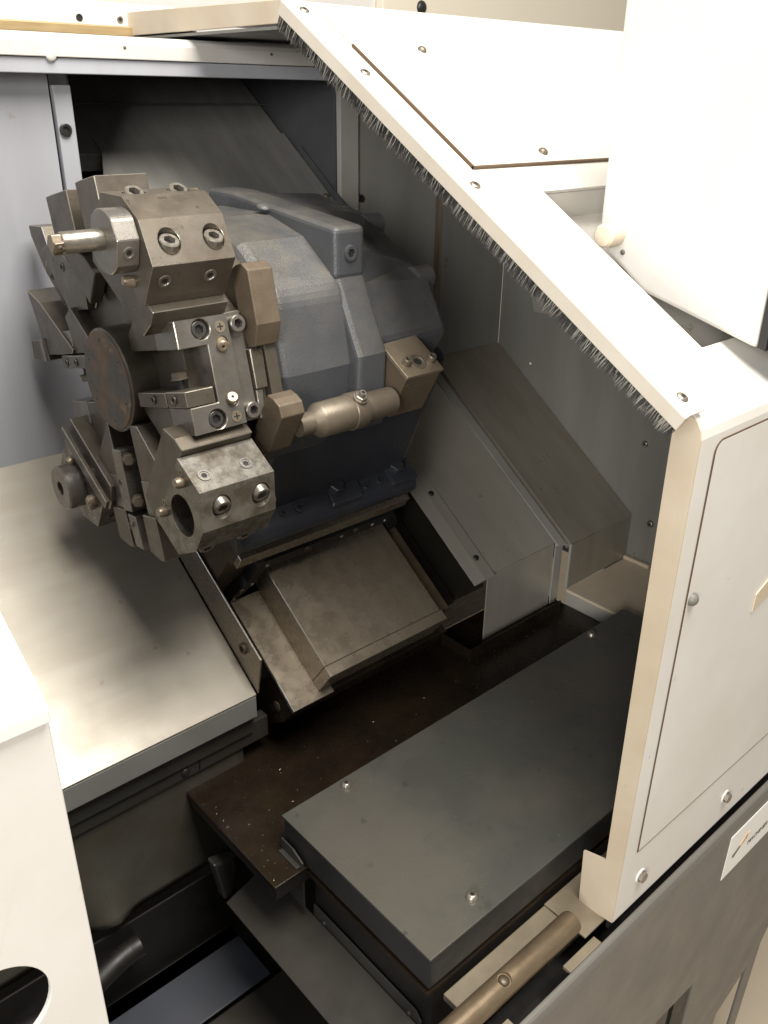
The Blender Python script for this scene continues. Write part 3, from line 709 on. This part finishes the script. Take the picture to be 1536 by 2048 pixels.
# =================================================================== TOOL TURRET
t = thing('tool_turret', 'eight-station tool turret disc with a round rusty hub facing left', 'turret', H)
lathe('hub', H + Vector((.0006, 0, 0)), (1, 0, 0), [(.0500, 0), (.0518, .0014), (.0518, .04)], 'hub_steel', t, 64)
hf = lathe('hub_face', H + Vector((-.0006, 0, 0)), (1, 0, 0), [(.0490, 0), (.0498, .0010)], 'rusty_steel', t, 64)
for k in range(6):
    a = radians(20 + 60 * k)
    screw(hf, H + Vector((-.0007, cos(a) * .040, sin(a) * .040)), (-1, 0, 0), .0030, 'set', 'hub_steel', .3)
# octagonal body
def ring8(r, off=13 + 22.5): return [(r * cos(radians(off + 45 * k)), r * sin(radians(off + 45 * k))) for k in range(8)]
prism('body', F0, 0, ring8(.118), .030, .098, 'hub_steel', t, .001)
prism('rear_disc', F0, 0, ring8(.150), .0985, .1115, 'hub_steel', t, .001)
# raised pads with pockets for the four slotted holders, and wedge webs
for th in (13, -77, -167, 103):
    F = TF(th)
    prism('pad', F, 0, [(.100, -.0505), (.1300, -.0505), (.1300, .0500), (.100, .0500)], .0660, .0975, 'hub_steel', t, .0008)
# coolant blocks between the stations
for th in (35.5, -9.5, 80.5, -54.5, 125.5, 170.5, -99.5, -144.5):
    F = TF(th)
    pl = [(.1500, .0320), (.1600, .0315), (.1690, .0285), (.1745, .0185), (.1560, -.0260), (.1395, -.0400), (.1280, -.0365), (.1330, -.010)]
    prism('coolant_block', F, 0, pl, .0850, .1120, 'cast_brown', t, .0012)

# ---- boring bar holders (stations at 58, -32, -122 degrees)
def boring_holder(th, label, bore=True):
    F = TF(th); g = 'boring holders on the turret'
    t = thing('boring_holder', label, 'tool holder', F(.03, .16, 0), g)
    cx = F(-.02, .172, 0)
    cuts = [(F(-.01, .172, 0), (1, 0, 0), .0205, .055)] if bore else []
    ch = []
    for sg in (-1, 1):
        nd = tdir(th, 0, 1, 0)
        for x in (.0125, .0545):
            p = F(x, .1890, .0315 * sg); ch.append((p, nd))
            cuts.append((F(x, .2100, .0315 * sg), nd, .0100, .0230))
    pl = [(.142, -.048), (.1835, -.048), (.2040, -.0148), (.2040, .0148), (.1835, .048), (.142, .048)]
    prism('body', F, 0, pl, -.009, .0700, 'steel' if th == 58 else 'steel_stained', t, .0009, cuts=cuts)
    prism('foot', F, 0, [(.1080, -.050), (.1270, -.0565), (.1415, -.0565), (.1415, .0565), (.1270, .0565), (.1080, .050)], -.0055, .0690, 'steel', t, .0008)
    for p, nd in ch: screw(t, p - nd.normalized() * .0020, nd, .0086, 'socket', 'zinc', .95)
    for sg in (-1, 1):
        for x in (.0050, .0485): screw(t, F(x, .1670, .048 * sg), tdir(th, 0, 0, sg), .0062, 'set', 'steel_clean', 1.2)
    for p in ((-.009, .148, -.024), (-.009, .158, .033)):
        q = F(*p)
        lathe('nozzle', q, tdir(th, -1, .05, .25), [(.0052, -.002), (.0052, .005), (.0035, .0085)], 'nozzle', t, 16)
        screw(t, q + tdir(th, 0, -.006, .007), (-1, 0, 0), .0035, 'cross', 'nozzle')
    if bore: lathe('bore_floor', F(.040, .172, 0), (1, 0, 0), [(.0203, 0), (.0203, .002)], 'rusty_steel', t, 32)
    return t
boring_holder(58, 'faceted boring bar holder at the top of the turret, gripping a slim bar')
boring_holder(-32, 'stained faceted holder at the turret bottom with an empty round bore facing left')
boring_holder(-122, 'lower left faceted holder on the turret, plugged by a thick steel ring', False)
# bar with collar in the top holder
F = TF(58)
t = thing('boring_bar', 'slim round boring bar in a chunky steel collar, pointing left', 'boring bar', F(-.02, .175, 0))
cpl = []
for k in range(72):
    a = 2 * pi * k / 72; r = .0262
    for nu, nt_, dist in ((.26, -.965, .0236), (.85, -.53, .0246), (-.26, .965, .0236)):
        cs = cos(a) * nu + sin(a) * nt_
        if cs > 0: r = min(r, dist / cs)
    cpl.append((.1755 + r * cos(a), -.004 + r * sin(a)))
cl = prism('collar', F, 0, cpl, -.0295, -.0093, 'steel_clean', t, .0008)
screw(cl, F(-.0190, .1755 + .0236 * .26, -.004 - .0236 * .965), tdir(58, 0, .26, -.965), .0052, 'set', 'steel_clean', 1.5)
bmx = lathe('shank', F(-.0296, .1750, 0), (-1, 0, 0), [(.0088, 0), (.0088, .0330), (.0080, .0345)], 'zinc', t, 28)
prism('tip', F, 0, [(.1680, -.0060), (.1760, -.0085), (.1830, .0010), (.1790, .0065), (.1700, .0060)], -.0720, -.0630, 'nozzle', t, .0008)
prism('insert', F, 2, [(-.0750, .1740), (-.0660, .1760), (-.0660, .1840), (-.0735, .1835)], -.0105, -.0075, 'nozzle', t, .0004)
screw(t, F(-.0690, .1795, -.0105), tdir(58, 0, 0, -1), .0022, 'dome', 'print_dark')
# ring plug in the lower left holder
F = TF(-122)
t = thing('bore_plug', 'thick round steel ring plugging the lower left holder', 'plug', F(-.02, .172, 0))
bm = bmesh.new(); add_lathe(bm, F(-.0095, .170, -.006), (-1, 0, 0), [(.0245, 0), (.0250, .001), (.0250, .0180), (.0235, .0200)], 48)
finish('ring', bm, 'steel_clean', t, 0, 35, cuts=[(F(-.0295, .170, -.006), (-1, 0, 0), .0080, .012)])
prism('retaining_plate', F, 0, [(.1190, -.050), (.1310, -.050), (.1310, .060), (.1190, .060)], -.0140, -.0095, 'steel', t, .0008)
lathe('nozzle', F(-.0090, .1480, .034), (-1, 0, 0), [(.0060, 0), (.0060, .008), (.0035, .011)], 'nozzle', t, 18)

# ---- slotted tool holders (stations at 13, -77, -167, 103)
def slot_holder(th, label, x0=.011, web=True, clamp=True):
    F = TF(th)
    t = thing('slotted_holder', label, 'tool holder', F(.04, .12, 0), 'slotted tool holders on the turret')
    cu = []
    un = tdir(th, 0, 1, 0)
    pts = [(x0 + .0250, .0400), (x0 + .0250, -.0405)]
    for (x, tt) in pts: cu.append((F(x, .14, tt), un, .0092, .0075))
    for (x, tt) in ((x0 + .0440, .0255), (x0 + .0440, -.0265)): cu.append((F(x, .14, tt), un, .0060, .0030))
    prism('face_block', F, 1, [(x0, .0502), (x0, .0258), (x0 + .0290, .0258), (x0 + .0290, -.0260), (x0, -.0260), (x0, -.0508), (x0 + .0540, -.0500), (x0 + .0530, .0498)],
          .1000, .1400, 'steel_clean', t, .0008, cuts=cu)
    if web: prism('web', F, 0, [(.044, .0262), (.0998, .0262), (.0998, .0500), (.1040, .066), (.0860, .0745), (.044, .042)], x0 + .0005, x0 + .052, 'steel', t, .0008)
    if web: prism('web', F, 0, [(.044, -.0264), (.0998, -.0264), (.0998, -.0500), (.1040, -.066), (.0860, -.0745), (.044, -.030)], x0 + .0005, x0 + .052, 'steel', t, .0008)
    bk = prism('back_bar', F, 1, [(x0 + .0545, .0505), (x0 + .0700, .0510), (x0 + .0710, -.0500), (x0 + .0550, -.0500)], .1000, .1345, 'steel_clean', t, .0008)
    prism('rear_plate', F, 1, [(x0 + .0718, .0150), (x0 + .0855, .0130), (x0 + .0845, -.0225), (x0 + .0718, -.0225)], .1000, .1385, 'steel', t, .0008)
    prism('rear_plate', F, 1, [(x0 + .0722, -.0230), (x0 + .0800, -.0230), (x0 + .0760, -.0505), (x0 + .0718, -.0505)], .1000, .1365, 'steel_clean', t, .0008)
    for (x, tt) in pts: screw(t, F(x, .1330, tt), un, .0075, 'socket', 'black_oxide', .55, rot=.4)
    for tt in (.0395, -.0400): screw(bk, F(x0 + .0628, .1345, tt), un, .0078, 'socket', 'steel_clean', .95, rot=.2)
    for tt in (.0395, -.0420): screw(t, F(x0 + .0445, .1400, tt), un, .0052, 'cross', 'nozzle')
    for tt, sg in ((.0262, -1), (-.0272, 1)):
        dn = tdir(th, -.25, .85, .45 * sg)
        lathe('nozzle', F(x0 + .0440, .1365, tt), dn, [(.0054, 0), (.0054, .0080), (.0045, .0092)], 'nozzle', t, 20)
        screw(t, F(x0 + .0440, .1365, tt) + dn.normalized() * .0092, dn, .0032, 'set', 'nozzle', .5)
    if clamp:
        cp = prism('clamp_wedge', F, 2, [(x0 - .008, .0560), (x0 - .005, .1060), (x0 + .0200, .1060), (x0 + .0200, .0560)], -.0250, -.0115, 'steel', t, .0008)
        cp2 = prism('clamp_wedge', F, 2, [(x0 - .0045, .1068), (x0 - .001, .1370), (x0 + .0270, .1390), (x0 + .0270, .1068)], -.0252, -.0110, 'steel', t, .0008)
        screw(cp, F(x0 - .0072, .084, -.018), tdir(th, -1, .05, 0), .0042, 'set', 'steel', 1.2)
        screw(cp2, F(x0 - .0038, .1180, -.018), tdir(th, -1, .1, 0), .0045, 'set', 'steel', 1.2)
        lathe('stud', F(x0 + .0120, .1080, -.0110), tdir(th, 0, 0, 1), [(.0035, 0), (.0035, .010)], 'black_screw', t, 16)
        screw(t, F(x0 + .0120, .1080, -.0020), tdir(th, 0, 0, 1), .0078, 'hex', 'rod_steel', 1.1)
    return t
slot_holder(13, 'slotted tool holder facing the viewer, empty slot with a hex bolt in it')
slot_holder(-77, 'slotted tool holder at the turret underside, two square cutting tools clamped in it', 0.0, True, False)
slot_holder(-167, 'slotted tool holder at the far left of the turret, half hidden behind the hub', .012)
slot_holder(103, 'slotted tool holder at the upper back of the turret with two upright tools', .034, False, False)

def square_tool(th, x0, t0, t1, u0, u1, label, depth=.030, chamf=.006, slant=0.0):
    F = TF(th)
    t = thing('cutting_tool', label, 'cutting tool', F(x0, u0, (t0 + t1) / 2), 'square cutting tools')
    prism('shank', F, 0, [(u0, t0), (u0, t1), (u1 - slant, t1), (u1, t1 - .3 * (t1 - t0)), (u1 - chamf, t0)], x0, x0 + depth, 'steel', t, .0008)
    return t
square_tool(-77, -.0030, -.055, -.024, .136, .178, 'square cutting tool under the turret, the one further left')
square_tool(-77, -.0035, .019, .048, .136, .182, 'square cutting tool under the turret, beside the empty bore', .045)
square_tool(103, .0000, -.004, .048, .130, .180, 'upright square tool at the top left of the turret, the lower one', .03, .001)
square_tool(103, -.0020, -.075, -.032, .130, .181, 'upright square tool at the top of the turret, beside the collar', .05, .001)
# clamp bar in the lower slot
F = TF(-77)
t = thing('clamp_bar', 'long pale clamp bar bolted in the slot under the turret', 'clamp bar', F(.0, .1, 0))
prism('bar', F, 0, [(.070, -.020), (.136, -.024), (.136, -.004), (.070, .000)], -.0040, .014, 'steel_clean', t, .0008)
prism('bar_end', F, 0, [(.140, -.022), (.176, -.018), (.178, -.002), (.142, -.004)], -.0020, .018, 'steel_clean', t, .0008)
for u in (.080, .124): screw(t, F(.002, u, .0040), tdir(-77, -.4, 0, 1), .0062, 'hex', 'rod_steel', 1.2)
for u in (.105, .152): screw(t, F(-.0040, u, -.016), (-1, 0, 0), .0035, 'set', 'steel')

# ---- wide tool block at 148
F = TF(148)
t = thing('tool_block', 'tapered brown tool block with a raised rib, upper left of the turret', 'tool holder', F(.04, .14, 0))
prism('body', F, 0, [(.200, .036), (.200, -.006), (.186, -.032), (.100, -.068), (.083, -.068), (.088, -.011), (.124, .028), (.134, .042)], .0270, .0750, 'steel', t, .0012)
prism('rib', F, 0, [(.1985, .004), (.178, -.027), (.104, -.030), (.089, -.010), (.124, .024)], .0190, .0268, 'steel', t, .0015)
prism('side_lug', F, 0, [(.120, -.036), (.150, -.052), (.100, -.070), (.075, -.070), (.075, -.030)], .0130, .0268, 'hub_steel', t, .0015)
screw(t, F(.0188, .150, -.014), (-1, 0, 0), .0050, 'set', 'steel')
for u, tt in ((.150, .036), (.185, .030)): screw(t, F(.0268, u, tt), (-1, 0, 0), .0035, 'set', 'steel')
t = thing('cutting_tool', 'pointed square blade jutting out at the far left of the turret top', 'cutting tool', F(.03, .22, 0), 'square cutting tools')
prism('blade', F, 0, [(.2012, .036), (.2420, .020), (.2500, .012), (.2200, -.010), (.2012, .002)], .0270, .050, 'steel', t, .001)

# ---- left side cutter at -167
F = TF(-167)
t = thing('tool_wedge', 'dark-topped steel wedge on the left side of the turret, above the hub', 'wedge', F(.03, .13, -.04))
prism('wedge', F, 0, [(.096, -.031), (.160, -.084), (.190, -.100), (.182, -.062), (.178, -.0265), (.100, -.0265)], .0095, .0600, 'steel', t, .0008)
t = thing('cutting_tool', 'short square cutter at the far left edge of the turret', 'cutting tool', F(.02, .19, -.03), 'square cutting tools')
prism('shank', F, 0, [(.172, -.044), (.214, -.044), (.220, -.022), (.172, -.020)], .0090, .040, 'steel', t, .0008)
prism('insert', F, 0, [(.172, -.045), (.180, -.045), (.178, -.020), (.172, -.020)], .0055, .0088, 'steel_clean', t, .0004)

# =================================================================== BACKGROUND BEHIND THE MACHINE TOP
t = thing('rear_casing', 'white casing behind the top rail with bolt heads and a brass edge', 'casing', (.4, 1.2, 1.6))
box('brass_edge', WF, (-.3, 1.140, 1.6625), (.68, 1.1600, 1.6735), 'brass_strip', t, .001)
box('casing_panel', WF, (-.3, 1.1500, 1.6740), (.655, 1.60, 1.7000), 'paint_white', t, .001)
box('casing_step', WF, (.565, 1.30, 1.7005), (.66, 1.6, 1.7400), 'paint_beige', t, .001)
for x, z in ((.5226, 1.681), (.5761, 1.6815)): screw(t, WF(x, 1.1500, z), (0, -1, 0), .0042, 'socket', 'black_screw' if x < .55 else 'zinc', .3)
screw(t, WF(.601, 1.146, 1.6738), (0, 0, 1), .010, 'dome', 'black_screw', .8)
t = thing('rear_cabinet', 'cream cabinet rising behind the hood with a dark round knob', 'cabinet', (.95, 1.6, 0))
box('cabinet_panel', WF, (.70, 1.62, .5), (1.413, 2.1, 2.1), 'paint_white', t, .002)
box('cabinet_upright', WF, (1.4145, 1.60, .5), (3.2, 2.1, 2.1), 'room_cream', t, .002)
screw(t, WF(1.53, 1.600, 1.777), (0, -1, 0), .014, 'dome', 'black_screw')
